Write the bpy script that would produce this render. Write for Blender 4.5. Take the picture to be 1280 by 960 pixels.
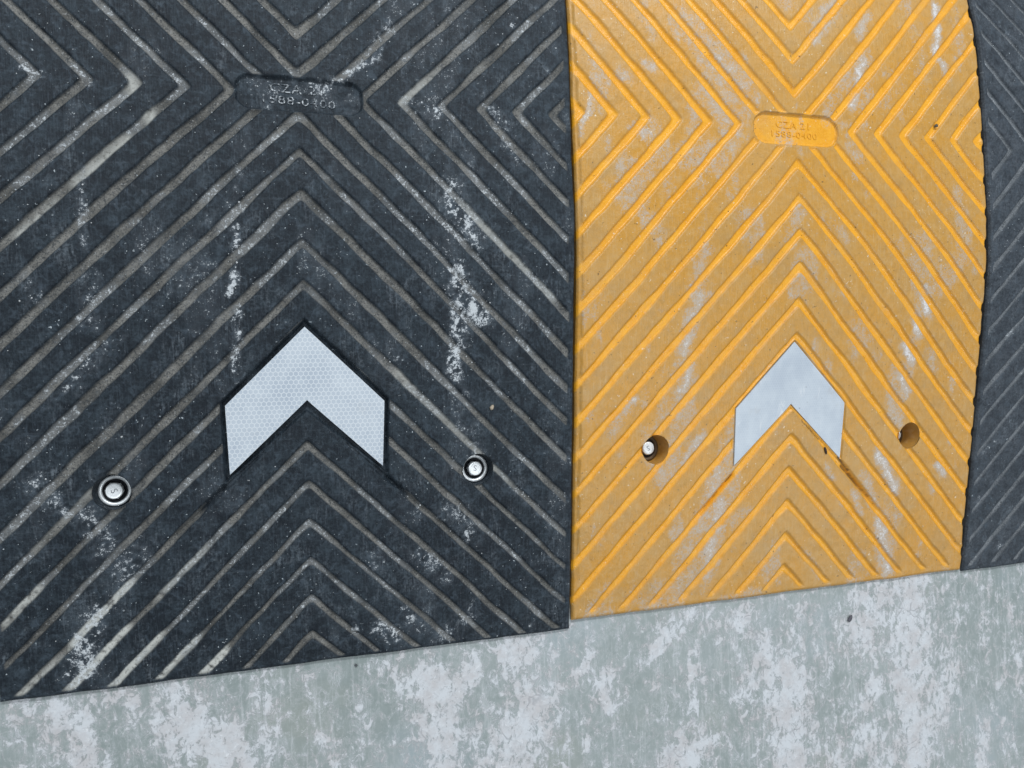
import bpy, bmesh, math
import numpy as np
from mathutils import Matrix, Vector

for o in list(bpy.data.objects):
    bpy.data.objects.remove(o, do_unlink=True)
scene = bpy.context.scene
COL = scene.collection

# ------------------------------------------------------------------ camera
cam_data = bpy.data.cameras.new('camera')
cam = bpy.data.objects.new('camera', cam_data)
COL.objects.link(cam)
cam_data.sensor_width = 36.0
cam_data.lens = 26.5
cam_data.clip_start = 0.02
cam_data.clip_end = 100.0
CAM_AXES = ((0.95737021, -0.03668298, 0.28652511),      # camera right, in the world
            (0.02877566, 0.99908118, 0.03176097),       # camera up
            (-0.28742693, -0.02216205, 0.95754614))     # camera back
m = Matrix(CAM_AXES).transposed().to_4x4()
m.translation = Vector((-0.01711, -0.27038, 0.72691))   # a phone held about 70 cm over the hump
cam.matrix_world = m
scene.camera = cam

# ------------------------------------------------------------------ light: a covered car park with strip lamps on the ceiling
world = bpy.data.worlds.new('World')
scene.world = world
world.use_nodes = True
bg = world.node_tree.nodes['Background']
bg.inputs['Color'].default_value = (0.85, 0.93, 1.0, 1)
bg.inputs['Strength'].default_value = 0.345


def ceiling_lamp(loc, size, power, rz=0.0, col=(0.95, 0.98, 1.0)):
    d = bpy.data.lights.new('ceiling_strip_light', 'AREA')
    d.shape = 'RECTANGLE'
    d.size, d.size_y = size
    d.energy = power
    d.color = col
    o = bpy.data.objects.new('ceiling_strip_light', d)
    o.location = loc
    o.rotation_euler = (0, 0, rz)
    v = Vector((0.25, -0.25, 0)) - Vector(loc)
    o.rotation_euler = v.to_track_quat('-Z', 'Y').to_euler()
    COL.objects.link(o)


ceiling_lamp((0.5, 2.1, 2.5), (2.4, 0.45), 80)
ceiling_lamp((-1.6, 0.4, 2.7), (0.35, 2.4), 16)
ceiling_lamp((1.7, -1.3, 2.7), (0.35, 2.0), 26)

vs = scene.view_settings
vs.view_transform = 'Standard'
vs.look = 'None'
vs.exposure = 0.0
vs.gamma = 1.0
vs.use_curve_mapping = False

# ------------------------------------------------------------------ measured marks, millimetres in plan: x0, y0, x1, y1, radius, strength
BLACK_DUST = [
    (-48, -65, -51, -102, 4.4, 0.50), (-52, -121, -58, -171, 4.4, 0.95), (-54, -184, -57, -244, 4.5, 0.80), (128, -77, 149, -123, 13.4, 0.75),
    (132, -152, 156, -191, 15.0, 0.85), (137, -173, 132, -246, 10.5, 1.00), (137, -268, 150, -317, 13.8, 0.45), (161, 10, 197, -47, 10.8, 0.50),
    (94, 0, 119, -8, 9.4, 0.55), (-165, -78, -167, -137, 5.1, 0.55), (-164, -159, -164, -197, 9.1, 0.40), (-210, -163, -200, -178, 8.2, 0.40),
    (-202, -259, -178, -247, 6.8, 0.40), (-214, -323, -193, -347, 11.4, 0.55), (-154, -274, -154, -287, 11.8, 0.30), (-181, -348, -165, -377, 14.7, 0.55),
    (-141, -386, -154, -405, 15.2, 0.50), (-174, -437, -195, -486, 11.9, 0.75), (-187, -456, -183, -491, 9.6, 0.90), (54, -412, 61, -416, 10.2, 0.45),
    (98, -408, 125, -434, 11.5, 0.50), (60, -477, 75, -487, 8.2, 0.90), (35, -476, 39, -480, 5.1, 0.80), (83, -467, 98, -482, 6.8, 0.75),
    (125, -493, 148, -472, 13.5, 0.45), (129, -373, 150, -398, 15.6, 0.50), (91, -368, 95, -374, 9.0, 0.45), (67, 37, 18, 3, 6.2, 0.65),
    (82, 68, 46, 21, 7.0, 0.50), (194, 84, 196, 76, 7.1, 0.60), (171, 66, 176, 62, 6.2, 0.45), (-205, 2, -194, -4, 3.8, 0.90),
    (-171, 8, -161, -3, 4.5, 0.75), (-195, -64, -190, -69, 5.5, 0.30), (205, -508, 209, -475, 8.4, 0.30), (-93, -148, -88, -155, 6.1, 0.40),
    (188, -350, 237, -401, 7.4, 0.40), (-107, -171, -70, -148, 4.9, 0.45), (-144, -206, -178, -238, 5.8, 0.40), (-49, -95, -93, -129, 5.6, 0.30),
    (67, -244, 82, -223, 6.4, 0.25),
]
BLACK_FILL = [
    (-78, -486, -104, -500, 5.9, 1.00), (-104, -467, -132, -497, 5.1, 1.00), (-133, -460, -169, -502, 5.6, 1.00), (-157, -453, -194, -498, 4.8, 0.90),
    (-150, -416, -192, -462, 4.8, 0.95), (-153, -361, -189, -403, 4.7, 0.70), (-203, -478, -233, -499, 4.7, 0.50), (-174, -322, -229, -377, 5.1, 0.50),
    (-219, -411, -243, -435, 4.5, 0.50), (-92, -390, -125, -422, 5.7, 0.35), (-131, -1, -115, -33, 4.7, 0.40), (-168, -87, -133, -53, 5.2, 0.40),
    (-185, -107, -208, -129, 4.9, 0.50), (154, 39, 80, -4, 5.1, 0.30), (142, -94, 226, -173, 5.4, 0.30), (82, -244, 188, -346, 5.3, 0.25),
]
YELLOW_DUST = [
    (67, 150, 30, 105, 11.5, 0.70), (101, 135, 88, 111, 8.6, 0.60), (90, 84, 71, 34, 9.5, 0.90), (199, 156, 192, 98, 8.1, 1.00),
    (195, 98, 205, 76, 6.9, 0.70), (-171, 105, -164, 85, 7.9, 0.40), (-174, 58, -165, 54, 7.0, 0.60), (-200, 44, -192, 40, 7.7, 0.50),
    (-97, 75, -62, 41, 11.3, 0.55), (-109, 38, -83, 7, 11.1, 0.50), (-102, -19, -122, -52, 10.9, 0.45), (-229, 24, -244, -16, 5.0, 0.60),
    (-186, -6, -173, -12, 7.8, 0.60), (-1, -80, -12, -114, 11.8, 0.40), (-111, -124, -129, -171, 8.2, 0.55), (-120, -171, -136, -227, 9.1, 0.70),
    (-126, -243, -135, -267, 8.2, 0.70), (-188, -273, -199, -282, 7.0, 0.60), (-108, -313, -132, -341, 6.5, 0.70), (-89, -356, -106, -410, 13.4, 0.60),
    (-83, -387, -100, -463, 12.6, 0.70), (162, -164, 169, -187, 8.9, 0.95), (154, -193, 160, -211, 8.9, 0.95), (145, -224, 153, -242, 8.9, 0.95),
    (141, -259, 149, -276, 8.9, 0.80), (127, -286, 140, -309, 10.0, 0.60), (117, -344, 143, -387, 10.1, 0.85), (100, -370, 120, -413, 8.9, 0.50),
    (126, -422, 142, -482, 13.7, 0.85), (87, -387, 98, -411, 8.8, 0.50), (205, -363, 213, -375, 7.1, 0.80), (220, -338, 226, -346, 6.0, 0.60),
    (49, -353, 56, -371, 6.4, 0.50), (195, -381, 201, -393, 7.1, 0.50), (68, 69, 57, 51, 6.3, 0.50), (50, 138, 37, 119, 10.4, 0.60),
    (-49, -398, -68, -410, 9.9, 0.40), (-210, -463, -228, -482, 8.0, 0.35), (25, -450, 48, -479, 9.6, 0.35), (-29, -489, -79, -492, 6.1, 0.40),
    (-116, 69, -83, 81, 7.4, 0.30), (43, -96, 58, -112, 8.2, 0.35), (1, -213, 45, -256, 8.2, 0.20),
]
FLOOR_WEAR = [
    (-210, -515, -187, -566, 23.1, 0.90), (-114, -540, -66, -583, 30.7, 1.00), (-240, -511, -246, -536, 14.6, 0.40), (-149, -508, -180, -516, 10.0, 0.60),
    (-44, -544, -35, -581, 12.5, 0.50), (4, -562, 10, -600, 7.2, 0.70), (114, -537, 122, -619, 31.6, 0.90), (150, -527, 125, -562, 20.0, 0.80),
    (64, -515, 79, -532, 10.7, 0.60), (203, -520, 190, -536, 16.8, 0.90), (209, -582, 187, -630, 38.7, 1.00), (272, -528, 258, -553, 8.8, 0.90),
    (286, -565, 288, -590, 9.0, 0.90), (266, -559, 260, -638, 3.5, 0.60), (398, -509, 359, -529, 19.1, 0.70), (457, -520, 397, -522, 15.9, 0.60),
    (393, -534, 391, -623, 4.8, 0.90), (406, -642, 357, -659, 21.2, 0.90), (481, -545, 463, -595, 22.5, 0.60), (509, -593, 505, -680, 39.9, 1.00),
    (529, -524, 512, -549, 21.1, 0.50), (645, -514, 609, -552, 38.5, 0.85), (686, -514, 674, -714, 37.6, 1.00), (622, -618, 604, -638, 24.7, 0.70),
    (734, -615, 699, -690, 26.5, 0.70), (785, -685, 775, -731, 11.3, 0.80), (839, -590, 844, -650, 5.2, 0.90), (814, -616, 819, -636, 7.7, 0.60),
    (832, -540, 832, -579, 5.2, 0.40), (757, -541, 753, -550, 14.8, 0.40), (563, -690, 630, -674, 20.1, 0.70),
]

# ------------------------------------------------------------------ numpy noise
def _hash(ix, iy, seed):
    h = (ix.astype(np.int64) * 374761393 + iy.astype(np.int64) * 668265263 + seed * 974634977) & 0xffffffff
    h = ((h ^ (h >> 13)) * 1274126177) & 0xffffffff
    h = (h ^ (h >> 16)) & 0xffffffff
    return h.astype(np.float64) / 4294967295.0


def vnoise(x, y, seed):
    ix, iy = np.floor(x), np.floor(y)
    fx, fy = x - ix, y - iy
    fx = fx * fx * fx * (fx * (fx * 6 - 15) + 10)
    fy = fy * fy * fy * (fy * (fy * 6 - 15) + 10)
    a, b = _hash(ix, iy, seed), _hash(ix + 1, iy, seed)
    c, d = _hash(ix, iy + 1, seed), _hash(ix + 1, iy + 1, seed)
    return (a * (1 - fx) + b * fx) * (1 - fy) + (c * (1 - fx) + d * fx) * fy


def fbm(x, y, seed, octaves=4):
    s, amp, tot = 0.0, 1.0, 0.0
    for i in range(octaves):
        a = 0.6 * i + 0.4
        xr, yr = x * math.cos(a) - y * math.sin(a), x * math.sin(a) + y * math.cos(a)
        s = s + amp * vnoise(xr + 17.3 * i, yr - 9.1 * i, seed + i)
        tot += amp
        amp *= 0.55
        x, y = x * 2.03, y * 2.03
    return s / tot


def sstep(a, b, v):
    t = np.clip((v - a) / (b - a), 0, 1)      # a > b gives the falling step
    return t * t * (3 - 2 * t)


def strokes(X, Y, rows):
    """Sum of soft capsule-shaped marks (millimetres) on a plan grid."""
    D = np.zeros_like(X)
    for x0, y0, x1, y1, r, s in rows:
        dx, dy = x1 - x0, y1 - y0
        t = np.clip(((X - x0) * dx + (Y - y0) * dy) / max(dx * dx + dy * dy, 1e-6), 0, 1)
        d = np.hypot(X - x0 - t * dx, Y - y0 - t * dy)
        D = np.maximum(D, s * np.exp(-(d / r) ** 2 * 1.3))
    return D


def sd_poly(X, Y, pts):
    """Signed distance to a polygon, negative inside."""
    d = np.full(X.shape, 1e18)
    inside = np.zeros(X.shape, bool)
    n = len(pts)
    for i in range(n):
        ax, ay = pts[i]
        bx, by = pts[(i + 1) % n]
        ex, ey = bx - ax, by - ay
        wx, wy = X - ax, Y - ay
        t = np.clip((wx * ex + wy * ey) / (ex * ex + ey * ey), 0, 1)
        d = np.minimum(d, (wx - ex * t) ** 2 + (wy - ey * t) ** 2)
        c = ((ay > Y) != (by > Y)) & (X < (bx - ax) * (Y - ay) / ((by - ay) if by != ay else 1e-9) + ax)
        inside ^= c
    d = np.sqrt(d)
    return np.where(inside, -d, d)


def sd_round(X, Y, cx, cy, hx, hy, r):
    qx, qy = np.abs(X - cx) - hx + r, np.abs(Y - cy) - hy + r
    return np.hypot(np.maximum(qx, 0), np.maximum(qy, 0)) + np.minimum(np.maximum(qx, qy), 0) - r


# ------------------------------------------------------------------ material helpers
class NT:
    def __init__(self, name):
        self.m = bpy.data.materials.new(name)
        self.m.use_nodes = True
        self.t = self.m.node_tree
        self.t.nodes.clear()
        self.out = self.t.nodes.new('ShaderNodeOutputMaterial')
        self.b = self.t.nodes.new('ShaderNodeBsdfPrincipled')
        self.t.links.new(self.b.outputs[0], self.out.inputs[0])
        self.co = self.t.nodes.new('ShaderNodeTexCoord').outputs['Object']

    def put(self, sock, v):
        if isinstance(v, bpy.types.NodeSocket):
            self.t.links.new(v, sock)
        elif isinstance(v, tuple) and sock.type == 'RGBA' and len(v) == 3:
            sock.default_value = (*v, 1)
        else:
            sock.default_value = v

    def math(self, op, a, b=0.0, c=0.0, clamp=False):
        n = self.t.nodes.new('ShaderNodeMath')
        n.operation = op
        n.use_clamp = clamp
        for i, v in enumerate((a, b, c)):
            self.put(n.inputs[i], v)
        return n.outputs[0]

    def mul(self, a, b): return self.math('MULTIPLY', a, b)
    def add(self, a, b): return self.math('ADD', a, b)

    def ss(self, lo, hi, v):
        n = self.t.nodes.new('ShaderNodeMapRange')
        n.interpolation_type = 'SMOOTHSTEP'
        self.put(n.inputs['Value'], v)
        n.inputs['From Min'].default_value = lo
        n.inputs['From Max'].default_value = hi
        return n.outputs['Result']

    def mix(self, f, a, b, mode='MIX'):
        n = self.t.nodes.new('ShaderNodeMix')
        n.data_type = 'RGBA'
        n.blend_type = mode
        self.put(n.inputs[0], f)
        self.put(n.inputs[6], a)
        self.put(n.inputs[7], b)
        return n.outputs[2]

    def attr(self, name):
        n = self.t.nodes.new('ShaderNodeAttribute')
        n.attribute_name = name
        return n.outputs['Fac']

    def noise(self, scale, detail=3, rough=0.55, stretch=None, dist=0.0, loc=(0, 0, 0)):
        v = self.co
        if stretch or loc != (0, 0, 0):
            mp = self.t.nodes.new('ShaderNodeMapping')
            mp.inputs['Scale'].default_value = stretch or (1, 1, 1)
            mp.inputs['Location'].default_value = loc
            self.put(mp.inputs['Vector'], v)
            v = mp.outputs[0]
        n = self.t.nodes.new('ShaderNodeTexNoise')
        self.put(n.inputs['Vector'], v)
        n.inputs['Scale'].default_value = scale
        n.inputs['Detail'].default_value = detail
        n.inputs['Roughness'].default_value = rough
        n.inputs['Distortion'].default_value = dist
        return n.outputs['Fac']

    def bump(self, h, strength, dist):
        n = self.t.nodes.new('ShaderNodeBump')
        n.inputs['Strength'].default_value = strength
        n.inputs['Distance'].default_value = dist
        self.put(n.inputs['Height'], h)
        return n.outputs[0]

    def done(self, col, rough, normal=None, spec=0.5, metal=0.0):
        self.put(self.b.inputs['Base Color'], col)
        self.put(self.b.inputs['Roughness'], rough)
        self.put(self.b.inputs['Specular IOR Level'], spec)
        self.put(self.b.inputs['Metallic'], metal)
        if normal is not None:
            self.put(self.b.inputs['Normal'], normal)
        return self.m


def mat_black_rubber(name, dusty=1.0, base=(0.0060, 0.0110, 0.0170), hi=(0.029, 0.043, 0.056), earth_a=(0.098, 0.096, 0.088), earth_b=(0.25, 0.245, 0.228)):
    n = NT(name)
    groove, dust, fill = n.attr('groove'), n.attr('dust'), n.attr('fill')
    big = n.noise(9, 5, 0.6)
    mid = n.noise(60, 6, 0.70)
    fine = n.noise(420, 4, 0.65)
    grit = n.noise(900, 2, 0.6)
    strand = n.noise(75, 3, 0.6, stretch=(10, 0.9, 1))
    scr = n.noise(30, 5, 0.65, stretch=(0.8, 12, 1), loc=(3, 1, 0))
    smear = n.noise(24, 7, 0.74, stretch=(1.5, 0.8, 1), dist=0.8, loc=(5, 2, 0))
    tone = n.add(n.add(n.mul(big, 0.22), n.mul(mid, 0.43)), n.mul(fine, 0.35))
    c = n.mix(n.ss(0.42, 0.64, tone), base, hi)
    c = n.mix(n.mul(n.ss(0.48, 0.75, strand), 0.40), c, (0.050, 0.070, 0.092))
    c = n.mix(n.mul(n.ss(0.56, 0.78, scr), 0.26), c, (0.105, 0.128, 0.152))
    mott = n.noise(135, 6, 0.76, dist=0.6, loc=(6, 6, 0))
    c = n.mix(n.mul(n.ss(0.50, 0.66, mott), 0.50), c, (0.062, 0.086, 0.112))
    c = n.mix(n.mul(n.ss(0.50, 0.36, mott), 0.5), c, (0.005, 0.009, 0.016))
    # chalky smears rubbed thinly over the treads
    chalk = n.mul(n.ss(0.50, 0.74, smear), n.ss(0.40, 0.70, n.add(n.mul(fine, 0.55), n.mul(strand, 0.45))))
    c = n.mix(n.mul(chalk, 0.75), c, (0.20, 0.235, 0.27))
    # earth packed in the grooves
    earth = n.mix(n.ss(0.3, 0.7, n.noise(40, 4, 0.6, loc=(1, 7, 0))), earth_a, earth_b)
    earth = n.mix(n.mul(n.ss(0.44, 0.64, n.add(n.mul(grit, 0.5), n.mul(fine, 0.5))), 0.85), earth, (0.030, 0.036, 0.042))
    earth = n.mix(n.mul(n.ss(0.58, 0.70, n.noise(520, 3, 0.6, loc=(3, 8, 0))), 0.6), earth, (0.36, 0.37, 0.37))
    gm = n.mul(n.ss(0.52, 1.0, n.add(n.mul(groove, 0.78), n.add(n.mul(mid, 0.34), n.mul(fine, 0.26)))), n.ss(0.02, 0.2, groove))
    c = n.mix(n.math('MULTIPLY', gm, 0.90 * dusty, clamp=True), c, earth)
    # cement packed into the grooves
    c = n.mix(n.math('MULTIPLY', fill, n.ss(0.25, 0.5, fine), clamp=True), c, (0.52, 0.53, 0.50))
    # white plaster streaks: dense in the middle of a lane, flecks towards its edge
    fleck = n.add(n.mul(grit, 0.30), n.add(n.mul(fine, 0.35), n.mul(n.noise(170, 6, 0.75, loc=(4, 0, 1)), 0.35)))
    w = n.ss(0.63, 0.74, n.add(fleck, n.mul(dust, 0.235)))
    w = n.mul(w, n.ss(0.02, 0.25, dust))
    c = n.mix(n.mul(n.ss(0.05, 0.8, dust), 0.30), c, (0.17, 0.20, 0.235))
    c = n.mix(n.mul(w, 0.92), c, (0.60, 0.64, 0.67))
    spk = n.mul(n.ss(0.70, 0.75, n.noise(380, 2, 0.5, loc=(2, 3, 0))), n.ss(0.42, 0.58, n.noise(14, 4, 0.65, loc=(9, 9, 0))))
    c = n.mix(n.mul(spk, 0.8), c, (0.50, 0.56, 0.60))
    h = n.add(n.add(n.mul(fine, 0.5), n.mul(strand, 0.8)), n.mul(mid, 0.8))
    rough = n.add(n.mul(mid, 0.25), n.add(0.50, n.mul(groove, 0.25)))
    return n.done(c, rough, n.bump(h, 0.6, 0.0011), spec=0.30)


def mat_yellow_rubber(name):
    n = NT(name)
    groove, dust, fill = n.attr('groove'), n.attr('dust'), n.attr('fill')
    big = n.noise(8, 4, 0.6)
    mid = n.noise(55, 6, 0.70)
    fine = n.noise(420, 4, 0.65)
    grit = n.noise(900, 2, 0.6)
    strand = n.noise(75, 3, 0.6, stretch=(10, 0.9, 1))
    pure = n.mix(n.ss(0.3, 0.7, n.add(n.mul(mid, 0.6), n.mul(fine, 0.4))), (0.78, 0.335, 0.014), (0.90, 0.45, 0.035))
    film = n.mix(n.ss(0.38, 0.64, n.add(n.mul(big, 0.5), n.mul(mid, 0.5))), (0.60, 0.288, 0.032), (0.545, 0.300, 0.074))
    film = n.mix(n.mul(n.ss(0.46, 0.72, n.noise(20, 6, 0.72, loc=(4, 4, 0))), 0.55), film, (0.40, 0.27, 0.125))
    mott = n.noise(135, 6, 0.76, dist=0.6, loc=(6, 6, 0))
    film = n.mix(n.mul(n.ss(0.50, 0.66, mott), 0.5), film, (0.43, 0.225, 0.045))
    film = n.mix(n.mul(n.ss(0.50, 0.36, mott), 0.4), film, (0.60, 0.39, 0.16))
    film = n.mix(n.mul(n.ss(0.46, 0.72, fine), 0.30), film, (0.40, 0.24, 0.075))
    film = n.mix(n.mul(n.ss(0.5, 0.75, strand), 0.26), film, (0.68, 0.52, 0.30))
    cov = n.add(n.mul(groove, 0.50), n.add(n.mul(n.noise(34, 7, 0.75, dist=0.5, loc=(2, 8, 1)), 0.55), n.mul(fine, 0.16)))
    c = n.mix(n.ss(0.44, 0.86, cov), film, pure)
    # a tan haze that has crept into some grooves
    c = n.mix(n.mul(n.ss(0.5, 0.68, n.noise(12, 6, 0.7, loc=(8, 1, 0))), 0.35), c, (0.56, 0.335, 0.115))
    # grey-white cement rubbed onto the treads
    fleck = n.add(n.mul(grit, 0.28), n.add(n.mul(fine, 0.30), n.mul(n.noise(120, 6, 0.75, loc=(4, 0, 1)), 0.42)))
    dm = n.mul(n.ss(0.52, 0.70, n.add(fleck, n.mul(dust, 0.26))), n.ss(0.03, 0.3, dust))
    c = n.mix(n.math('MULTIPLY', dm, 0.82, clamp=True), c, (0.48, 0.43, 0.375))
    wm = n.mul(n.ss(0.66, 0.78, n.add(fleck, n.mul(dust, 0.22))), n.ss(0.15, 0.5, dust))
    c = n.mix(n.mul(wm, 0.9), c, (0.76, 0.76, 0.78))
    # pits and specks
    spk = n.ss(0.70, 0.75, n.noise(260, 2, 0.5, loc=(2, 3, 0)))
    c = n.mix(n.mul(spk, 0.7), c, (0.11, 0.07, 0.03))
    spw = n.mul(n.ss(0.68, 0.74, n.noise(330, 2, 0.5, loc=(7, 3, 0))), n.ss(0.42, 0.58, n.noise(12, 4, 0.65, loc=(1, 9, 0))))
    c = n.mix(n.mul(spw, 0.75), c, (0.78, 0.70, 0.56))
    c = n.mix(fill, c, (0.05, 0.042, 0.03))  # black dirt marks, plus the slit's shade painted in
    h = n.add(n.add(n.mul(fine, 0.5), n.mul(strand, 0.5)), n.mul(mid, 1.0))
    rough = n.add(n.mul(mid, 0.22), n.add(0.27, n.mul(groove, -0.09)))
    return n.done(c, rough, n.bump(h, 0.6, 0.0011), spec=0.45)


def mat_reflector(name, cell, strength, scuffed):
    """Prismatic sheeting: a hexagon lattice of pale seams."""
    n = NT(name)
    sx = n.t.nodes.new('ShaderNodeSeparateXYZ')
    n.put(sx.inputs[0], n.co)
    x = n.mul(sx.outputs[0], 1.0 / cell)
    y = n.mul(sx.outputs[1], 1.0 / cell)
    r3 = math.sqrt(3)

    def lattice(ox, oy):
        a = n.math('SUBTRACT', n.math('WRAP', n.add(x, ox), 1.0, 0.0), 0.5)
        b = n.math('SUBTRACT', n.math('WRAP', n.add(y, oy), r3, 0.0), r3 / 2)
        a, b = n.math('ABSOLUTE', a), n.math('ABSOLUTE', b)
        return n.math('MAXIMUM', a, n.add(n.mul(a, 0.5), n.mul(b, r3 / 2)))
    hexd = n.math('MINIMUM', lattice(0, 0), lattice(0.5, r3 / 2))
    seam = n.ss(0.385, 0.47, hexd)
    big, mid = n.noise(22, 4, 0.6), n.noise(90, 4, 0.65)
    c = n.mix(n.ss(0.32, 0.7, n.add(n.mul(big, .6), n.mul(mid, .4))), (0.44, 0.505, 0.585), (0.57, 0.635, 0.70))
    c = n.mix(n.mul(seam, strength), c, (0.74, 0.79, 0.83))
    dirt = n.mul(n.ss(0.56, 0.75, n.noise(34, 5, 0.7, loc=(3, 1, 2))), 0.2 + 0.35 * scuffed)
    c = n.mix(dirt, c, (0.43, 0.45, 0.47))
    if scuffed:
        scr = n.ss(0.60, 0.74, n.noise(55, 4, 0.65, stretch=(1, 0.35, 1), dist=1.2, loc=(6, 2, 0)))
        c = n.mix(n.mul(scr, 0.6), c, (0.80, 0.82, 0.84))
        spk = n.ss(0.735, 0.77, n.noise(170, 2, 0.5, loc=(1, 5, 0)))
        c = n.mix(n.mul(spk, 0.7), c, (0.16, 0.16, 0.17))
    return n.done(c, n.add(0.30, n.mul(mid, 0.22)), n.bump(n.add(n.mul(seam, 0.6), mid), 0.15, 0.0005), spec=0.45)


def mat_metal(name, col, rough, metal=1.0):
    n = NT(name)
    f = n.noise(700, 3, 0.6)
    g = n.noise(150, 3, 0.6)
    c = n.mix(n.ss(0.5, 0.8, g), col, tuple(v * 0.72 for v in col))
    return n.done(c, n.add(rough, n.mul(f, 0.12)), n.bump(f, 0.12, 0.0004), metal=metal)


def mat_concrete():
    n = NT('floor_paint_over_concrete')
    wear = n.attr('wear')
    big = n.noise(5, 5, 0.6)
    mid = n.noise(38, 6, 0.68)
    fine = n.noise(240, 5, 0.7)
    vert = n.noise(16, 6, 0.72, stretch=(2.4, 0.8, 1), dist=0.6)
    paint = n.mix(n.ss(0.32, 0.68, n.add(n.mul(big, 0.5), n.mul(mid, 0.5))), (0.245, 0.290, 0.285), (0.335, 0.380, 0.380))
    paint = n.mix(n.mul(n.ss(0.5, 0.75, n.noise(7, 4, 0.6, loc=(3, 3, 0))), 0.5), paint, (0.39, 0.46, 0.51))
    paint = n.mix(n.mul(n.ss(0.52, 0.8, n.noise(60, 5, 0.65, stretch=(5, 0.6, 1))), 0.35), paint, (0.50, 0.55, 0.57))
    paint = n.mix(n.mul(n.ss(0.5, 0.75, fine), 0.3), paint, (0.30, 0.35, 0.355))
    paint = n.mix(n.mul(n.ss(0.55, 0.72, n.noise(6, 4, 0.6, loc=(0.4, 6, 2))), 0.45), paint, (0.34, 0.36, 0.32))
    drag = n.noise(26, 7, 0.72, stretch=(6, 0.45, 1), dist=0.3, loc=(4, 4, 4))
    paint = n.mix(n.mul(n.ss(0.52, 0.68, drag), 0.55), paint, (0.55, 0.58, 0.60))
    lime = n.mix(n.ss(0.38, 0.66, n.noise(34, 5, 0.7, loc=(5, 0, 0))), (0.66, 0.69, 0.73), (0.57, 0.56, 0.575))
    lime = n.mix(n.mul(n.ss(0.50, 0.66, n.noise(150, 6, 0.75, dist=1.0, loc=(2, 2, 0))), 0.65), lime, (0.46, 0.475, 0.50))
    lime = n.mix(n.mul(n.ss(0.58, 0.74, fine), 0.5), lime, (0.82, 0.84, 0.86))
    fray = n.noise(38, 12, 0.78, stretch=(1.5, 0.85, 1), dist=0.5, loc=(2, 5, 0))
    field = n.add(n.mul(wear, 0.15), n.add(n.mul(vert, 0.24), n.mul(fray, 0.45)))
    fleck = n.noise(95, 10, 0.8, stretch=(1.2, 0.85, 1), dist=0.7, loc=(7, 1, 3))
    field = n.add(field, n.add(n.mul(fleck, 0.95), n.mul(drag, 0.16)))
    edge = n.ss(0.942, 0.99, field)
    haze = n.ss(0.85, 0.97, field)
    c = n.mix(n.mul(haze, 0.34), paint, lime)
    c = n.mix(n.mul(edge, 0.84), c, lime)
    crumb = n.mul(n.ss(0.575, 0.63, n.noise(150, 8, 0.8, dist=0.6, loc=(1, 4, 0))), n.ss(0.86, 0.94, field))
    c = n.mix(n.mul(crumb, 0.7), c, (0.78, 0.80, 0.83))
    crk = n.t.nodes.new('ShaderNodeTexVoronoi')
    crk.feature = 'DISTANCE_TO_EDGE'
    crk.inputs['Scale'].default_value = 42
    mp = n.t.nodes.new('ShaderNodeMix'); mp.data_type = 'VECTOR'
    wv = n.t.nodes.new('ShaderNodeTexNoise'); wv.inputs['Scale'].default_value = 30
    n.put(wv.inputs['Vector'], n.co)
    mp.inputs[0].default_value = 0.05
    n.put(mp.inputs[4], n.co); n.put(mp.inputs[5], wv.outputs['Color'])
    n.put(crk.inputs['Vector'], mp.outputs[1])
    crack = n.mul(n.math('SUBTRACT', 1.0, n.ss(0.0, 0.05, crk.outputs['Distance'])), n.mul(edge, n.ss(0.52, 0.66, n.noise(25, 3, 0.6, loc=(0, 8, 0)))))
    c = n.mix(n.mul(crack, 0.5), c, (0.30, 0.31, 0.33))
    spk = n.ss(0.755, 0.79, n.noise(200, 2, 0.5, loc=(6, 2, 1)))
    c = n.mix(n.mul(spk, 0.45), c, (0.17, 0.18, 0.19))
    h = n.add(n.mul(edge, 0.35), n.add(n.mul(fine, 0.7), n.mul(crack, -0.8)))
    return n.done(c, n.add(0.46, n.mul(edge, 0.25)), n.bump(h, 0.6, 0.0010), spec=0.35)


def mat_plain(name, col, rough=0.8, scale=300):
    n = NT(name)
    f = n.noise(scale, 4, 0.65)
    return n.done(n.mix(n.ss(0.3, 0.7, f), col, tuple(v * 0.6 for v in col)), rough, n.bump(f, 0.5, 0.0006))


M_BLACK = mat_black_rubber('black_rubber')
M_BLACK2 = mat_black_rubber('grey_black_rubber', 0.9, (0.030, 0.039, 0.050), (0.078, 0.092, 0.110), (0.15, 0.165, 0.18), (0.26, 0.28, 0.30))
M_YELLOW = mat_yellow_rubber('yellow_rubber')
M_REFL_B = mat_reflector('honeycomb_reflective_sheet', 0.0042, 0.8, 0)
M_REFL_Y = mat_reflector('worn_reflective_sheet', 0.0030, 0.22, 1)
M_ZINC = mat_metal('zinc_plated_steel', (0.93, 0.97, 0.99), 0.34, 0.5)
M_STEEL = mat_metal('dull_steel', (0.30, 0.32, 0.34), 0.35)
M_FLOOR = mat_concrete()


# ------------------------------------------------------------------ object helpers
def link(o, parent=None):
    COL.objects.link(o)
    if parent is not None:
        o.parent = parent
    return o


def tag(o, label=None, category=None, group=None, kind=None):
    if label: o['label'] = label
    if category: o['category'] = category
    if group: o['group'] = group
    if kind: o['kind'] = kind
    return o


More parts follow.
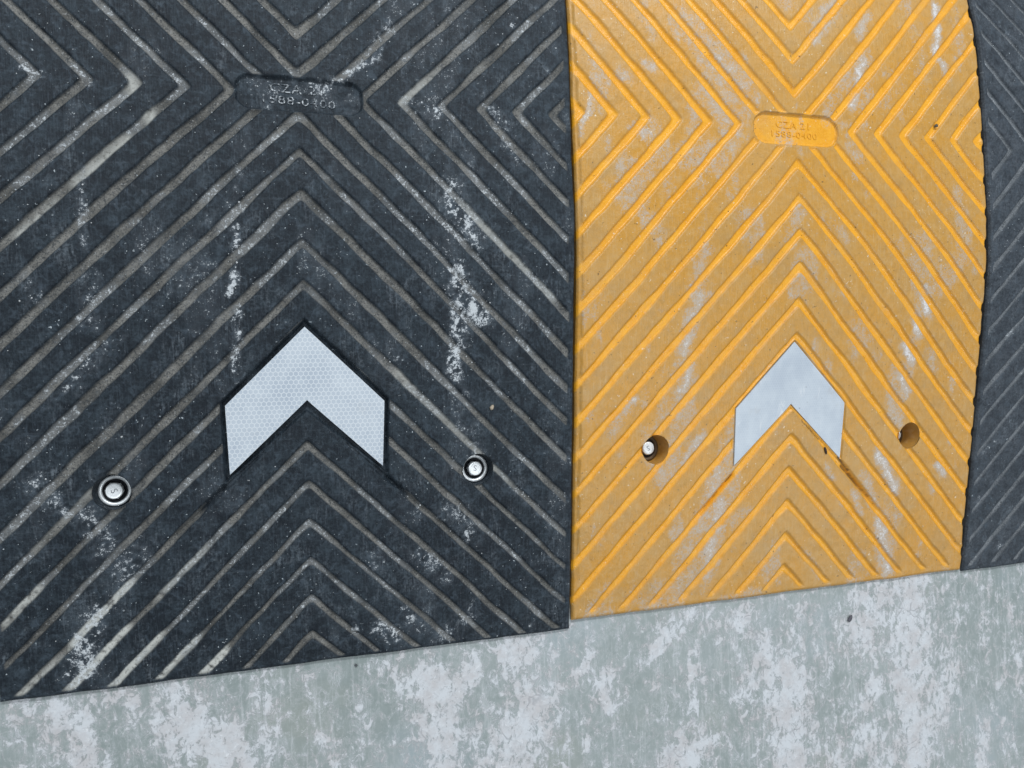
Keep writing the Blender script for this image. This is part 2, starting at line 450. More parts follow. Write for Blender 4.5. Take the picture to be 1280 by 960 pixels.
def mesh_np(name, V, F, mat, parent=None, normals=None, attrs=None, smooth=True):
    """V (n,3); F (k,4) quads as numpy arrays."""
    me = bpy.data.meshes.new(name)
    k, w = F.shape
    me.vertices.add(len(V))
    me.vertices.foreach_set('co', np.ascontiguousarray(V, np.float32).ravel())
    me.loops.add(k * w)
    me.loops.foreach_set('vertex_index', np.ascontiguousarray(F, np.int32).ravel())
    me.polygons.add(k)
    me.polygons.foreach_set('loop_start', np.arange(0, k * w, w, dtype=np.int32))
    me.polygons.foreach_set('loop_total', np.full(k, w, np.int32))
    me.update(calc_edges=True)
    me.validate()
    if smooth:
        me.polygons.foreach_set('use_smooth', np.ones(k, bool))
    for nm, a in (attrs or {}).items():
        at = me.attributes.new(nm, 'FLOAT', 'POINT')
        at.data.foreach_set('value', np.ascontiguousarray(a, np.float32))
    if normals is not None:
        me.normals_split_custom_set_from_vertices(normals.astype(np.float32).tolist())
    me.materials.append(mat)
    return link(bpy.data.objects.new(name, me), parent)


def mesh_py(name, verts, faces, mat, parent=None, smooth=False):
    me = bpy.data.meshes.new(name)
    me.from_pydata(verts, [], faces)
    me.update()
    if smooth:
        for p in me.polygons: p.use_smooth = True
    me.materials.append(mat)
    return link(bpy.data.objects.new(name, me), parent)


def lathe(profile, seg=40):
    """Revolve (r, z) points about z; returns verts, faces."""
    V, F = [], []
    n = len(profile)
    for i in range(seg):
        a = 2 * math.pi * i / seg
        V += [(r * math.cos(a), r * math.sin(a), z) for r, z in profile]
    for i in range(seg):
        j = (i + 1) % seg
        for k in range(n - 1):
            F.append((i * n + k, j * n + k, j * n + k + 1, i * n + k + 1))
    return V, F


def text_mesh(name, body, size, loc, mat, parent, depth=0.0004, width=None, rz=0.0, attr=None):
    cu = bpy.data.curves.new(name, 'FONT')
    cu.body = body
    cu.size = size
    cu.extrude = depth
    cu.align_x, cu.align_y = 'CENTER', 'CENTER'
    cu.resolution_u = 3
    cu.space_character = 1.08
    tmp = bpy.data.objects.new(name + '_curve', cu)
    COL.objects.link(tmp)
    bpy.context.view_layer.update()
    me = bpy.data.meshes.new_from_object(tmp.evaluated_get(bpy.context.evaluated_depsgraph_get()))
    bpy.data.objects.remove(tmp, do_unlink=True)
    bpy.data.curves.remove(cu)
    me.name = name
    if width:
        xs = [v.co.x for v in me.vertices]
        k = width / (max(xs) - min(xs))
        for v in me.vertices: v.co.x *= k
    if attr:
        for nm, v in zip(('groove', 'dust'), attr):
            at = me.attributes.new(nm, 'FLOAT', 'POINT')
            at.data.foreach_set('value', np.full(len(me.vertices), v, np.float32))
    me.materials.clear()
    me.materials.append(mat)
    o = link(bpy.data.objects.new(name, me), parent)
    o.location = loc
    o.rotation_euler = (0, 0, rz)
    return o


# ------------------------------------------------------------------ the floor
def build_floor():
    xs = np.unique(np.concatenate([np.linspace(-4, -0.42, 12), np.arange(-0.40, 1.00, 0.0025), np.linspace(1.02, 5, 12)]))
    ys = np.unique(np.concatenate([np.linspace(-4, -0.86, 12), np.arange(-0.85, -0.46, 0.0025), np.linspace(-0.45, 4, 30)]))
    X, Y = np.meshgrid(xs, ys)
    ny, nx = X.shape
    mm = 1000.0
    marks = strokes(X * mm + 26 * (fbm(X * 60, Y * 45, 5, 4) - 0.5), Y * mm + 34 * (fbm(X * 60, Y * 45, 9, 4) - 0.5), FLOOR_WEAR)
    far = fbm(X * 9, Y * 4, 21, 4)
    seen = sstep(-0.33, -0.27, X) * (1 - sstep(0.88, 0.94, X)) * sstep(-0.79, -0.74, Y) * (1 - sstep(-0.49, -0.47, Y))
    wear = marks * seen + (1 - seen) * sstep(0.45, 0.62, far) * 0.9
    Z = 0.0008 * (fbm(X * 6, Y * 6, 3, 3) - 0.5) * seen
    Z -= Z.max()
    idx = np.arange(nx * ny).reshape(ny, nx)
    F = np.stack([idx[:-1, :-1], idx[:-1, 1:], idx[1:, 1:], idx[1:, :-1]], -1).reshape(-1, 4)
    o = mesh_np('floor', np.stack([X, Y, Z], -1).reshape(-1, 3), F, M_FLOOR, attrs={'wear': wear.ravel()})
    tag(o, 'worn grey-green painted concrete floor with white lime scuffs', None, None, 'structure')


# ------------------------------------------------------------------ the hump modules
S = 0.5 / 14            # pitch of the chevron grooves
W = 0.5
H_TOP, Y_KNEE, H_EDGE, K_SOFT = 0.06587, 0.12027, 0.0045, 0.02


def profile(y, half):
    y = np.abs(y)
    sp = K_SOFT * np.logaddexp(0, (y - Y_KNEE) / K_SOFT)
    return H_TOP - (H_TOP - H_EDGE) * sp / (half - Y_KNEE)


HOLE_R = 0.0148
STEP = 0.0012


def build_module(cfg):
    half, seed, yellow = cfg['half'], cfg['seed'], cfg['yellow']
    mat = cfg['mat']
    root = bpy.data.objects.new('speed_hump_module', None)
    root.empty_display_size = 0.1
    link(root)
    root.location = cfg['loc']
    root.rotation_euler = (0, 0, cfg['rot'])
    tag(root, cfg['label'], 'speed hump', 'interlocking rubber speed hump modules laid side by side')

    # --- plan grid, fine where it is looked at
    xs = np.linspace(-W / 2, W / 2, int(W / STEP) + 1)
    ys = np.concatenate([np.linspace(-half, 0.21, int((half + 0.21) / STEP) + 1), np.linspace(0.21, half, 60)[1:]])
    X, Y = np.meshgrid(xs, ys)
    ny, nx = X.shape
    mx, my = X * 1000, Y * 1000

    # --- grooves: lines of |x| - |y| = const, so every chevron points at the centre
    yc = Y - cfg['y0']
    ax = np.sqrt(X ** 2 + 0.0016 ** 2) - 0.0008
    ay = np.sqrt(yc ** 2 + 0.0016 ** 2) - 0.0008
    f = ax / (S * cfg['kx']) - ay / (S * cfg['ky'])
    wob = 0.10 * (fbm(X * 14, Y * 14, seed + 3, 3) - 0.5) + 0.05 * (fbm(X * 60, Y * 60, seed + 8, 2) - 0.5)
    if cfg['warp']:
        k0, k1 = cfg['warp']
        f = np.where(yc < 0, np.interp(f, k0, k1), f)
    fw = f + wob
    t = fw - cfg['phase']
    band = np.floor(t).astype(int)
    d = np.abs(t - np.round(t)) * (S * 0.985 / math.sqrt(2)) * 1000        # mm from the groove's middle line
    gw = 3.55 + cfg['gw'] + 2.2 * (fbm(X * 16, Y * 16, seed + 11, 3) - 0.5) + cfg['gw_low'] * sstep(-0.22, -0.42, Y)
    groove = 1 - sstep(gw - cfg['wall'], gw + 0.75, d)
    stain = 1 - sstep(gw - 2.6, gw + 2.0, d)

    # --- where the grooves die out near the rim
    eL, eR, eB, eT = X + W / 2, W / 2 - X, Y + half, half - Y
    jag = 0.003 * (fbm(X * 50, Y * 50, seed + 17, 2) - 0.5)
    fade = cfg.get('edgeR', 0.0) + (1 - cfg.get('edgeR', 0.0)) * sstep(*cfg['fadeR'], eR + jag)
    fade = fade * sstep(*cfg['fadeB'], eB + jag) * sstep(0.002, 0.006, eT)
    if yellow:
        rim = (1 - sstep(0.0035, 0.0062, eL + jag * 0.5)) * sstep(0.03, 0.09, eB)
        groove = np.maximum(groove * fade, rim)
    else:
        groove = groove * fade * sstep(0.004, 0.009, eL + jag)

    # --- name plate and reflector recess
    ex, ey, hx, hy, rr = cfg['plate']
    sdp = sd_round(mx + 1.2 * (fbm(X * 40, Y * 40, seed + 2, 2) - 0.5), my + 1.4 * (fbm(X * 30, Y * 30, seed + 4, 2) - 0.5), ex, ey, hx, hy, rr)
    sdr = sd_poly(mx, my, cfg['recess'])
    keep = sstep(-0.5, 3.2, sdp)
    groove = groove * np.maximum(keep, 0.0) * sstep(-0.2, 1.6, sdr)
    plate = 1 - sstep(-0.9, 0.1, sdp)
    rec = 1 - sstep(-1.2, 0.4, sdr)

    # --- the sharp slit that runs on from the recess corners
    cx0, cy0 = cfg['slit_from']
    dr = np.abs(mx) - cx0
    slit = (1 - sstep(0.5, 2.0, d)) * (np.round(t) == cfg['slit_k']) * (yc < 0) * sstep(-2, 1, dr) * (1 - sstep(18, cfg['slit_len'], dr))

    gd = cfg['depth']
    und = (fbm(X * 12, Y * 12, seed + 31, 3) - 0.5) * 0.0009 + (fbm(X * 90, Y * 90, seed + 37, 3) - 0.5) * 0.00045
    edge = np.minimum(np.minimum(eL, eR), np.minimum(eB, eT))
    q = np.clip(1 - edge / 0.0032, 0, 1)
    Z = profile(Y, half) + und - gd * groove - 0.0032 * plate - cfg['rec_depth'] * rec - 0.0034 * slit
    Z -= 0.0030 * (1 - np.sqrt(np.clip(1 - q * q, 0, 1)))
    Z = np.maximum(Z, 0.0022)

    # --- dust masks
    wx = mx + 9 * (fbm(X * 70, Y * 70, seed + 41, 3) - 0.5)
    wy = my + 9 * (fbm(X * 70, Y * 70, seed + 43, 3) - 0.5)
    lane = strokes(wx, wy, cfg['dust'])
    brk = fbm(X * 120, Y * 90, seed + 47, 4)
    brk2 = fbm(X * 320, Y * 320, seed + 53, 3)
    soft = fbm(X * 28, Y * 14, seed + 61, 5)
    if yellow:
        dust = np.clip(lane * 1.05 * (1.0 - 0.85 * groove), 0, 1)
        dust = np.maximum(dust, 0.40 * sstep(0.50, 0.72, soft) * (1 - 0.8 * groove))
        fill = sstep(0.3, 0.9, strokes(mx, my, cfg['fill']) * (0.5 + brk2))
        fill = np.maximum(0.9 * fill, 0.62 * sstep(0.55, 1.0, slit) * sstep(0.25, 0.5, brk))  # slit core also darkened: its shade painted into the mask
    else:
        dust = np.clip(np.power(lane, 0.72) * (0.30 + 0.85 * sstep(0.34, 0.66, brk * 0.45 + brk2 * 0.55)), 0, 1)
        dust = np.maximum(dust, 0.75 * cfg['scuff'] * sstep(0.50, 0.72, soft) * (0.4 + brk))
        ridge = sstep(0.46, 0.64, fbm(X * 26, Y * 26, seed + 71, 4)) * groove
        dust = np.maximum(dust, ridge * cfg['scuff'] * 1.15)
        fill = strokes(wx * 0.5 + mx * 0.5, wy * 0.5 + my * 0.5, [(a, b, c, e, 1.5 * r, w) for a, b, c, e, r, w in cfg['fill']]) * groove * sstep(0.25, 0.5, brk * 0.5 + brk2 * 0.5)
        fill = np.clip(1.8 * fill, 0, 1)
        Z = Z + gd * 0.8 * fill * groove
        dust = np.maximum(dust, 0.42 * plate * sstep(0.35, 0.62, brk))
    film = np.maximum(np.where(groove > 0.02, np.minimum(stain, groove * 1.6 + 0.15), stain * (groove > 0) * 0.15), 0.2 * plate if not yellow else plate)
    film = np.maximum(film, slit)
    if yellow:
        film = np.maximum(film, sstep(0.1, 0.9, rec) * 0.9)
        film = np.maximum(film, sstep(0.3, 0.7, strokes(wx, wy, [(222, 24, 227, 28, 6, 1.0)])) * 1.3)
        film = film * (1 - 0.25 * (1 - sstep(0.01, 0.06, eB)))
    else:
        film = np.where(rec > 0.15, 0.0, film)
        dust = np.where(rec > 0.15, 0.1 * dust, dust)
        film = film * (1 - 0.95 * ((np.round(t) == cfg['slit_k']) & (yc < 0)) * (1 - sstep(78, 92, np.abs(mx))))
        film = film * (1 - 0.9 * slit * (1 - sstep(10, 30, dr)))

    # --- side edge: treads stand out a little further than grooves
    Xg = X.copy()
    if yellow:
        Xg += sstep(0.012, 0.0, eR) * (0.0019 * (1 - groove) - 0.0006 + 0.0030 * (fbm(X * 0, Y * 32, seed + 5, 3) - 0.5))
    Xg += sstep(0.015, 0.0, np.minimum(eL, eR)) * 0.0016 * (fbm(X * 2, Y * 25, seed + 6, 3) - 0.5)
    if not yellow:
        Xg += sstep(0.02, 0.0, eR) * 0.0016 * sstep(-0.15, -0.48, Y)
    Yg = Y + sstep(0.015, 0.0, eB) * 0.0022 * (fbm(X * 22, Y * 0 + 3, seed + 7, 3) - 0.5)

    dzy, dzx = np.gradient(Z, ys, xs)
    N = np.stack([-dzx, -dzy, np.ones_like(Z)], -1)
    N /= np.linalg.norm(N, axis=-1, keepdims=True)

    # --- bolt holes: drop the faces, round the rim
    hole = np.zeros(X.shape, bool)
    for hxm, hym in cfg['holes']:
        r = np.hypot(Xg - hxm, Yg - hym)
        hole |= r < HOLE_R
    fh = hole[:-1, :-1] | hole[:-1, 1:] | hole[1:, 1:] | hole[1:, :-1]
    touch = np.zeros(X.shape, bool)
    touch[:-1, :-1] |= fh; touch[:-1, 1:] |= fh; touch[1:, 1:] |= fh; touch[1:, :-1] |= fh
    for hxm, hym in cfg['holes']:
        r = np.hypot(Xg - hxm, Yg - hym)
        s = touch & ~hole & (r < HOLE_R * 1.6)
        Xg[s] = hxm + (Xg[s] - hxm) / r[s] * HOLE_R
        Yg[s] = hym + (Yg[s] - hym) / r[s] * HOLE_R
        near = r < HOLE_R + 0.0016
        Z[near] -= 0.0007 * np.clip(1 - (r[near] - HOLE_R) / 0.0016, 0, 1)

    V = np.stack([Xg, Yg, Z], -1).reshape(-1, 3)
    Nf = N.reshape(-1, 3)
    A = {'groove': film.ravel(), 'dust': dust.ravel(), 'fill': fill.ravel()}
    idx = np.arange(nx * ny).reshape(ny, nx)
    F = np.stack([idx[:-1, :-1], idx[:-1, 1:], idx[1:, 1:], idx[1:, :-1]], -1)

    def fc(a): return 0.25 * (a[:-1, :-1] + a[:-1, 1:] + a[1:, 1:] + a[1:, :-1])
    # --- which faces belong to which tread
    lab = np.zeros(fh.shape, int)
    gF, xF, yF, eF = fc(groove), fc(X), fc(yc), fc(edge)
    bF, fF = band[:-1, :-1], fc(fw)
    fam = np.where(fF < 0, np.where(yF < 0, 1, 2), np.where(xF < 0, 3, 4))
    code = (bF + 60) * 10 + fam
    lo = bF + cfg['phase']
    x_band = (lo < 0) & (lo + 1 > 0)
    code = np.where(x_band, (bF + 60) * 10 + np.where(xF < 0, 5, 6), code)
    split = (yF < 0) & (fF < 0) & (lo >= cfg['recess_f'][0] - 0.3) & (lo + 1 <= cfg['recess_f'][1] + 0.3)
    code = np.where(split, code * 2 + (xF < 0) + 5000, code)
    is_rib = (gF < 0.45) & (fc(sdp) > 0.4) & (fc(sdr) > 0.5) & (eF > 0.0026) & ~fh & (d[:-1, :-1] > 2.2)
    lab[is_rib] = code[is_rib]
    ids, cnt = np.unique(lab[lab > 0], return_counts=True)
    for i, c in zip(ids, cnt):
        if c < 140:
            lab[lab == i] = 0
    platef = (fc(sdp) <= 0.4) & ~fh
    lab[platef] = -1
    lab[fh] = -9

    def part(name, sel, extra=None):
        fs = F[sel]
        u, invx = np.unique(fs.ravel(), return_inverse=True)
        return mesh_np(name, V[u], invx.reshape(-1, 4), mat, root, Nf[u], {k: a[u] for k, a in A.items()})

    # body: groove floors, recess, rim and the skirt down to the floor
    fs = F[lab == 0]
    ring = np.concatenate([idx[0, :], idx[1:, -1], idx[-1, -2::-1], idx[-2:0:-1, 0]])
    base = len(V)
    Vs = V[ring].copy(); Vs[:, 2] = 0.0
    top2 = base + np.arange(len(ring))
    low = top2 + len(ring)
    Vall = np.concatenate([V, V[ring], Vs])
    ctr = Vall[top2][:, :2] - 0
    tang = np.roll(ctr, -1, 0) - np.roll(ctr, 1, 0)
    sn = np.stack([tang[:, 1], -tang[:, 0], np.zeros(len(ring))], -1)
    sn /= np.linalg.norm(sn, axis=1, keepdims=True) + 1e-12
    Nall = np.concatenate([Nf, sn, sn])
    nxt = np.roll(np.arange(len(ring)), -1)
    sk = np.stack([low, low[nxt], top2[nxt], top2], -1)
    fs = np.concatenate([fs, sk])
    u, invx = np.unique(fs.ravel(), return_inverse=True)
    Aall = {k: np.concatenate([a, a[ring], a[ring]]) for k, a in A.items()}
    mesh_np('rubber_body', Vall[u], invx.reshape(-1, 4), mat, root, Nall[u], {k: a[u] for k, a in Aall.items()})
    for i in np.unique(lab[lab > 0]):
        part('tread_rib', lab == i)
    plate_ob = part('name_plate', lab == -1)

    # lettering cast in the plate
    zt = H_TOP - 0.0032 + 0.0003
    for body, size, dx, dy, wd in cfg['text']:
        text_mesh('lettering', body, size, ((ex + dx) / 1000, (ey + dy) / 1000, zt), cfg['text_mat'], plate_ob, 0.0004 if not yellow else 0.00008, wd, cfg['text_rot'], cfg['text_attr'])

    # reflector: two leaves of a chevron lying on the ramp
    top, left, ll, inner, lr, right = [np.array(p) / 1000 for p in cfg['reflector']]
    n = 14
    V2, F2 = [], []

    def put_leaf(a, b, c, dd):
        o = len(V2)
        for i in range(n + 1):
            for j in range(n + 1):
                s, r = i / n, j / n
                p = (a * (1 - s) + b * s) * (1 - r) + (dd * (1 - s) + c * s) * r
                V2.append((p[0], p[1], float(profile(p[1], half)) - cfg['refl_sink']))
        for i in range(n):
            for j in range(n):
                v = o + i * (n + 1) + j
                F2.append((v, v + n + 1, v + n + 2, v + 1))
    put_leaf(top, left, ll, inner)
    put_leaf(top, inner, lr, right)
    bm = bmesh.new()
    for v in V2: bm.verts.new(v)
    bm.verts.ensure_lookup_table()
    for q_ in F2: bm.faces.new([bm.verts[i] for i in q_])
    bmesh.ops.remove_doubles(bm, verts=bm.verts, dist=1e-6)
    bmesh.ops.recalc_face_normals(bm, faces=bm.faces)
    if sum(fa.normal.z for fa in bm.faces) < 0:
        bmesh.ops.reverse_faces(bm, faces=bm.faces)
    ex_ = bmesh.ops.extrude_face_region(bm, geom=list(bm.faces))
    up = [g for g in ex_['geom'] if isinstance(g, bmesh.types.BMVert)]
    for v in up: v.co.z += 0.0022
    rim_e = [e for e in bm.edges if all(v in set(up) for v in e.verts) and len([fa for fa in e.link_faces if fa.normal.z > 0.5]) == 1]
    bmesh.ops.bevel(bm, geom=rim_e, offset=0.0004, segments=2, affect='EDGES', profile=0.5)
    bmesh.ops.recalc_face_normals(bm, faces=bm.faces)
    me = bpy.data.meshes.new('reflector')
    bm.to_mesh(me); bm.free()
    me.materials.append(cfg['refl_mat'])
    ro = link(bpy.data.objects.new('reflector', me), root)
    ro['label'] = cfg['refl_label']

    # counterbored bolt holes with their anchor bolts
    for hi, (hxm, hym) in enumerate(cfg['holes']):
        seg = 56
        Vh, Fh = [], []
        zs = (None, 0.70, 0.35, 0.0)
        zb = cfg['seat'][hi]
        for k, zf in enumerate(zs):
            for i in range(seg):
                a = 2 * math.pi * i / seg
                r = HOLE_R + (0.0001 if k == 0 else -0.0004 * k)
                x, y = hxm + r * math.cos(a), hym + r * math.sin(a)
                ztop = float(profile(y, half)) - 0.0013
                Vh.append((x, y, ztop if k == 0 else zb + (ztop - zb) * zf))
        for k in range(len(zs) - 1):
            for i in range(seg):
                j = (i + 1) % seg
                Fh.append((k * seg + i, (k + 1) * seg + i, (k + 1) * seg + j, k * seg + j))
        Vh.append((hxm, hym, zb))
        c0 = len(Vh) - 1
        for i in range(seg):
            Fh.append(((len(zs) - 1) * seg + i, c0, (len(zs) - 1) * seg + (i + 1) % seg))
        mesh_py('bolt_hole', Vh, Fh, mat, root, True)
        # bolt: hexagon head with a turned top, standing in a cup washer
        zw = zb + 0.0002
        Vb, Fb = [], []
        rings = [(0.0074, 0.0010, True), (0.0074, 0.0062, True), (0.0068, 0.0078, False), (0.0062, 0.0083, False), (0.0052, 0.0081, False), (0.0050, 0.0078, False)]
        sg = 36
        rz = 0.4 + 1.1 * hi + seed
        for r, z, hexa in rings:
            for i in range(sg):
                a = 2 * math.pi * i / sg
                rr_ = r
                if hexa:
                    rr_ = r * math.cos(math.pi / 6) / math.cos((a % (math.pi / 3)) - math.pi / 6)
                Vb.append((rr_ * math.cos(a + rz), rr_ * math.sin(a + rz), z))
        for k in range(len(rings) - 1):
            for i in range(sg):
                j = (i + 1) % sg
                Fb.append((k * sg + i, k * sg + j, (k + 1) * sg + j, (k + 1) * sg + i))
        Vb.append((0, 0, 0.0078))
        for i in range(sg):
            Fb.append(((len(rings) - 1) * sg + i, (len(rings) - 1) * sg + (i + 1) % sg, len(Vb) - 1))
        bo = mesh_py('anchor_bolt', Vb, Fb, M_ZINC, root)
        bo.location = (hxm + cfg['bolt_off'][hi][0], hym + cfg['bolt_off'][hi][1], zw)
        Vw, Fw = lathe([(0.0064, 0.0003), (0.0064, 0.0012), (0.0098, 0.0014), (0.0099, 0.0030), (0.0104, 0.0040), (0.0126, 0.0046), (0.0132, 0.0040), (0.0133, 0.0002)], 48)
        mesh_py('washer', Vw, Fw, cfg['washer_mat'], bo, True)
        Vq, Fq = lathe([(0.0066, 0.0013), (0.0070, 0.0022), (0.0092, 0.0024), (0.0100, 0.0031)], 48)
        mesh_py('gap_shade_ring', Vq, Fq, M_GAP_SHADE, bo, True)  # dark ring added between head and washer lip, shade put into its colour
        text_mesh('head_mark', 'S', 0.0075, (0, 0, 0.0079), M_STEEL, bo, 0.00018, None, rz)
    return root


REC_B = [(0, -193.2), (-70.8, -262.6), (-69.6, -333.0), (0, -272.6), (70.0, -333.0), (72.0, -264.0)]
REF_B = [(0, -199.6), (-67.3, -265.8), (-65.5, -325.6), (0.4, -263.3), (65.9, -325.6), (68.0, -266.2)]
REC_Y = [(-2.0, -216.6), (-71.3, -286.2), (-70.8, -350.0), (-2.4, -286.6), (67.2, -350.0), (68.6, -285.2)]
REF_Y = [(-2.3, -218.8), (-70.0, -286.9), (-69.2, -347.1), (-2.5, -284.6), (64.9, -347.3), (66.6, -285.9)]

M_LETTER = mat_black_rubber('dust_rubbed_letters')
M_GRIME = mat_plain('grimy_washer', (0.16, 0.11, 0.06), 0.6)
M_GAP_SHADE = mat_plain('black_gap_shade', (0.008, 0.010, 0.016), 0.55)  # near-black colour standing in for shade inside the washer
build_floor()

black = build_module(dict(
    seed=11, yellow=False, mat=M_BLACK, loc=(0, 0, 0), rot=0.0, half=0.5037,
    label='dusty black rubber hump module with honeycomb reflector and two washered bolts, left of yellow one',
    y0=-0.00238, kx=0.99421, ky=0.98626, phase=0.5, gw=0.15, gw_low=-0.75, wall=1.5, depth=0.0027,
    warp=([-30, -13.5, -12.5, -5.5, -4.5, -3.5, -2.5, -1.5, -0.5, 30], [-30.08, -13.58, -12.51, -5.5, -4.41, -3.42, -2.59, -1.62, -0.5, 30]),
    fadeR=(0.004, 0.010), fadeB=(0.0015, 0.006), plate=(2, -2.5, 53, 14.5, 12), recess=REC_B, recess_f=(-7.6, -5.4),
    slit_from=(69, -331), slit_k=-8, slit_len=60, seat=(0.0115, 0.0115), rec_depth=0.0066, refl_sink=0.0044,
    dust=BLACK_DUST, fill=BLACK_FILL, scuff=0.50,
    text=[('CZA', 0.0105, -12, 5.2, 0.026), ('21', 0.0105, 14, 5.0, 0.012), ('1588-0400', 0.0095, -2, -5.2, 0.060)], text_mat=M_LETTER, text_attr=(0.2, 0.66), text_rot=-0.03,
    reflector=REF_B, refl_mat=M_REFL_B, refl_label='pale arrow reflector patterned with honeycomb cells',
    holes=[(-0.1577, -0.3341), (0.1553, -0.3342)], bolt_off=[(-0.0006, 0.0), (-0.0002, 0.0)], washer_mat=M_ZINC))

yellow = build_module(dict(
    seed=47, yellow=True, mat=M_YELLOW, loc=(0.5022, -0.00018, 0), rot=0.0044, half=0.4946,
    label='scuffed yellow rubber hump module between two black ones',
    y0=0.00426, kx=0.96292, ky=1.00861, phase=0.0, gw=0.55, gw_low=-0.3, wall=2.2, depth=0.0024, warp=None,
    fadeR=(0.001, 0.012), edgeR=0.45, fadeB=(0.003, 0.011), plate=(0.5, 2.2, 52, 16.5, 15.5), recess=REC_Y, recess_f=(-8.1, -5.9),
    slit_from=(69, -350), slit_k=-8, slit_len=62, seat=(0.0080, 0.0030), rec_depth=0.0030, refl_sink=0.0028,
    dust=YELLOW_DUST, fill=[(12, -303, 36, -325, 1.1, 1.0), (62, -346, 78, -362, 1.3, 1.0), (80, -366, 108, -394, 0.8, 0.8), (44, -336, 46, -341, 1.6, 1.0), (184, 18, 188, 20, 2.4, 0.8), (220, 33, 228, 30, 2.6, 0.5)],
    scuff=0.0,
    text=[('CZA', 0.0100, -11, 5.0, 0.025), ('21', 0.0100, 13, 5.0, 0.011), ('1588-0400', 0.0090, -2, -5.0, 0.056)], text_mat=M_YELLOW, text_attr=(0.95, 0.0), text_rot=-0.01,
    reflector=REF_Y, refl_mat=M_REFL_Y, refl_label='smudged smooth pale arrow reflector',
    holes=[(-0.1618, -0.3245), (0.1592, -0.3270)], bolt_off=[(-0.0006, 0.0008), (0.0002, 0.0)], washer_mat=M_GRIME))

black2 = build_module(dict(
    seed=83, yellow=False, mat=M_BLACK2, loc=(1.0075, -0.001, 0), rot=0.0045, half=0.4940,
    label='grey-black rubber hump module with clean shallow grooves, on the far side of the yellow module',
    y0=0.000, kx=0.99, ky=0.99, phase=0.0, gw=-0.7, gw_low=0.0, wall=1.5, depth=0.0026, warp=None,
    fadeR=(0.004, 0.010), fadeB=(0.004, 0.012), plate=(2, -2.5, 53, 14.5, 12), recess=REC_B, recess_f=(-7.6, -5.4),
    slit_from=(69, -331), slit_k=-8, slit_len=60, seat=(0.0115, 0.0115), rec_depth=0.0066, refl_sink=0.0044,
    dust=[(-238, -352, -226, -338, 5, .5), (-215, -215, -205, -205, 6, .6), (-240, -420, -232, -405, 7, .5), (-195, -470, -185, -460, 8, .4)], fill=[], scuff=0.30,
    text=[('1588-0400', 0.0095, -2, -5.2, 0.060)], text_mat=M_LETTER, text_attr=(0.2, 0.5), text_rot=0.0,
    reflector=REF_B, refl_mat=M_REFL_B, refl_label='pale arrow reflector patterned with honeycomb cells',
    holes=[(-0.1577, -0.3341), (0.1553, -0.3342)], bolt_off=[(0, 0), (0, 0)], washer_mat=M_ZINC))


# ------------------------------------------------------------------ loose bits
def lump(r, seed, flat=0.6):
    rng = np.random.default_rng(seed)
    bm = bmesh.new()
    bmesh.ops.create_icosphere(bm, subdivisions=2, radius=r)
    k = rng.normal(size=(4, 3)) / r * 0.9
    for v in bm.verts:
        p = np.array(v.co)
        s = 1 + 0.16 * math.sin(k[0] @ p + 1) + 0.13 * math.sin(k[1] @ p * 1.7) + 0.08 * math.sin(k[2] @ p * 2.9)
        v.co = Vector((p[0] * s, p[1] * s * 0.8, p[2] * s * flat))
    zmin = min(v.co.z for v in bm.verts)
    for v in bm.verts: v.co.z -= zmin
    return bm


def lone(name, label, cat, x, y, z, r, col, seed, rot=0.0, stretch=(1, 1, 1), flat=0.6):
    bm = lump(r, seed, flat)
    me = bpy.data.meshes.new(name)
    bm.to_mesh(me); bm.free()
    for v in me.vertices: v.co = Vector((v.co.x * stretch[0], v.co.y * stretch[1], v.co.z * stretch[2]))
    for p in me.polygons: p.use_smooth = True
    me.materials.append(mat_plain(name + '_surface', col))
    o = link(bpy.data.objects.new(name, me))
    o.location = (x, y, z)
    o.rotation_euler = (0, 0, rot)
    tag(o, label, cat)


def on_module(root, half, xm, ym, dz=0.0):
    c, s = math.cos(root.rotation_euler.z), math.sin(root.rotation_euler.z)
    return (c * xm - s * ym + root.location.x, s * xm + c * ym + root.location.y, float(profile(ym, half)) + dz)


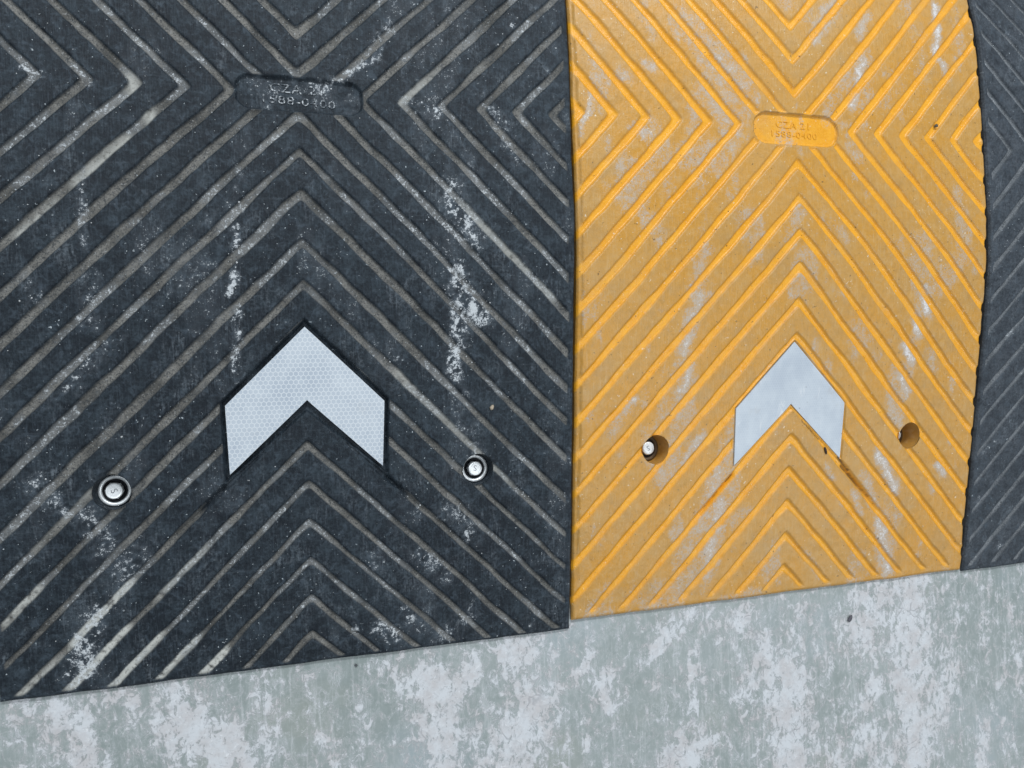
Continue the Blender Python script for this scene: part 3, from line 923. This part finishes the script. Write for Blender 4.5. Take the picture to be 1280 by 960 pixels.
p = on_module(black, 0.5037, 0.1677, -0.2758, -0.0010)
lone('pebble', 'small tan pebble lying on the dusty black hump module', 'pebble', *p, 0.0026, (0.50, 0.42, 0.32), 3, 0.7, flat=0.8)
p = on_module(yellow, 0.4946, 0.0446, -0.3375, -0.0006)
lone('rubber_crumb', 'dark brown crumb beside the yellow module reflector', 'crumb', *p, 0.0026, (0.045, 0.028, 0.022), 5, 1.9, (1.5, 0.7, 1), 0.4)
p = on_module(yellow, 0.4946, 0.1846, 0.0184, -0.0006)
lone('rubber_crumb', 'dark grey crumb stuck on the yellow module above its bolt holes', 'crumb', *p, 0.0022, (0.09, 0.085, 0.07), 8, 0.4, flat=0.4)
lone('paint_chip', 'dark flake on the concrete below the yellow module', 'flake', 0.5956, -0.5346, 0.0, 0.0036, (0.11, 0.11, 0.13), 12, 0.9, (1.1, 0.8, 1), 0.25)
lone('grit_grain', 'tiny dark grain on the concrete below the dusty black module', 'grain', 0.0385, -0.5125, 0.0, 0.0014, (0.10, 0.11, 0.12), 15)


def crumbs():
    """Plaster crumbs too many to count, spread along the dust lanes of the black module."""
    rng = np.random.default_rng(4)
    bm0 = bmesh.new()
    bmesh.ops.create_icosphere(bm0, subdivisions=1, radius=1.0)
    bv = np.array([v.co[:] for v in bm0.verts]); bf = np.array([[v.index for v in fa.verts] for fa in bm0.faces])
    bm0.free()
    V, F = [], []
    spots = []
    for x0, y0, x1, y1, r, s in BLACK_DUST:
        L = math.hypot(x1 - x0, y1 - y0) + r
        for _ in range(int(L * r * 0.016 * s * 2) + 1):
            t = rng.random()
            spots.append((x0 + (x1 - x0) * t + rng.normal() * r * 0.6, y0 + (y1 - y0) * t + rng.normal() * r * 0.6, rng.lognormal(-0.75, 0.35)))
    for _ in range(150):
        spots.append((rng.uniform(-240, 240), rng.uniform(-480, 100), rng.lognormal(-1.0, 0.30)))
    hs = [(-157.7, -334.1), (155.3, -334.2)]
    n = 0
    for x, y, r in spots:
        if abs(x) > 243 or y < -492 or any(math.hypot(x - a, y - b) < 18 for a, b in hs):
            continue
        if float(sd_poly(np.array([x]), np.array([y]), REC_B)[0]) < 2:
            continue
        r = min(r, 1.3) / 1000
        v = bv * (1 + 0.25 * rng.normal(size=(len(bv), 1))) * r * np.array([1, 1, 0.6])
        a = rng.random() * 6.28
        v = v @ np.array([[math.cos(a), math.sin(a), 0], [-math.sin(a), math.cos(a), 0], [0, 0, 1]])
        V.append(v + np.array([x / 1000, y / 1000, float(profile(y / 1000, 0.5037)) - 0.0002]))
        F.append(bf + n * len(bv)); n += 1
    o = mesh_np('plaster_crumbs', np.concatenate(V), np.concatenate(F), mat_plain('plaster', (0.62, 0.65, 0.67), 0.9, 900), smooth=False)
    tag(o, 'fine white plaster crumbs scattered over the dusty black module', 'crumbs', None, 'stuff')


crumbs()
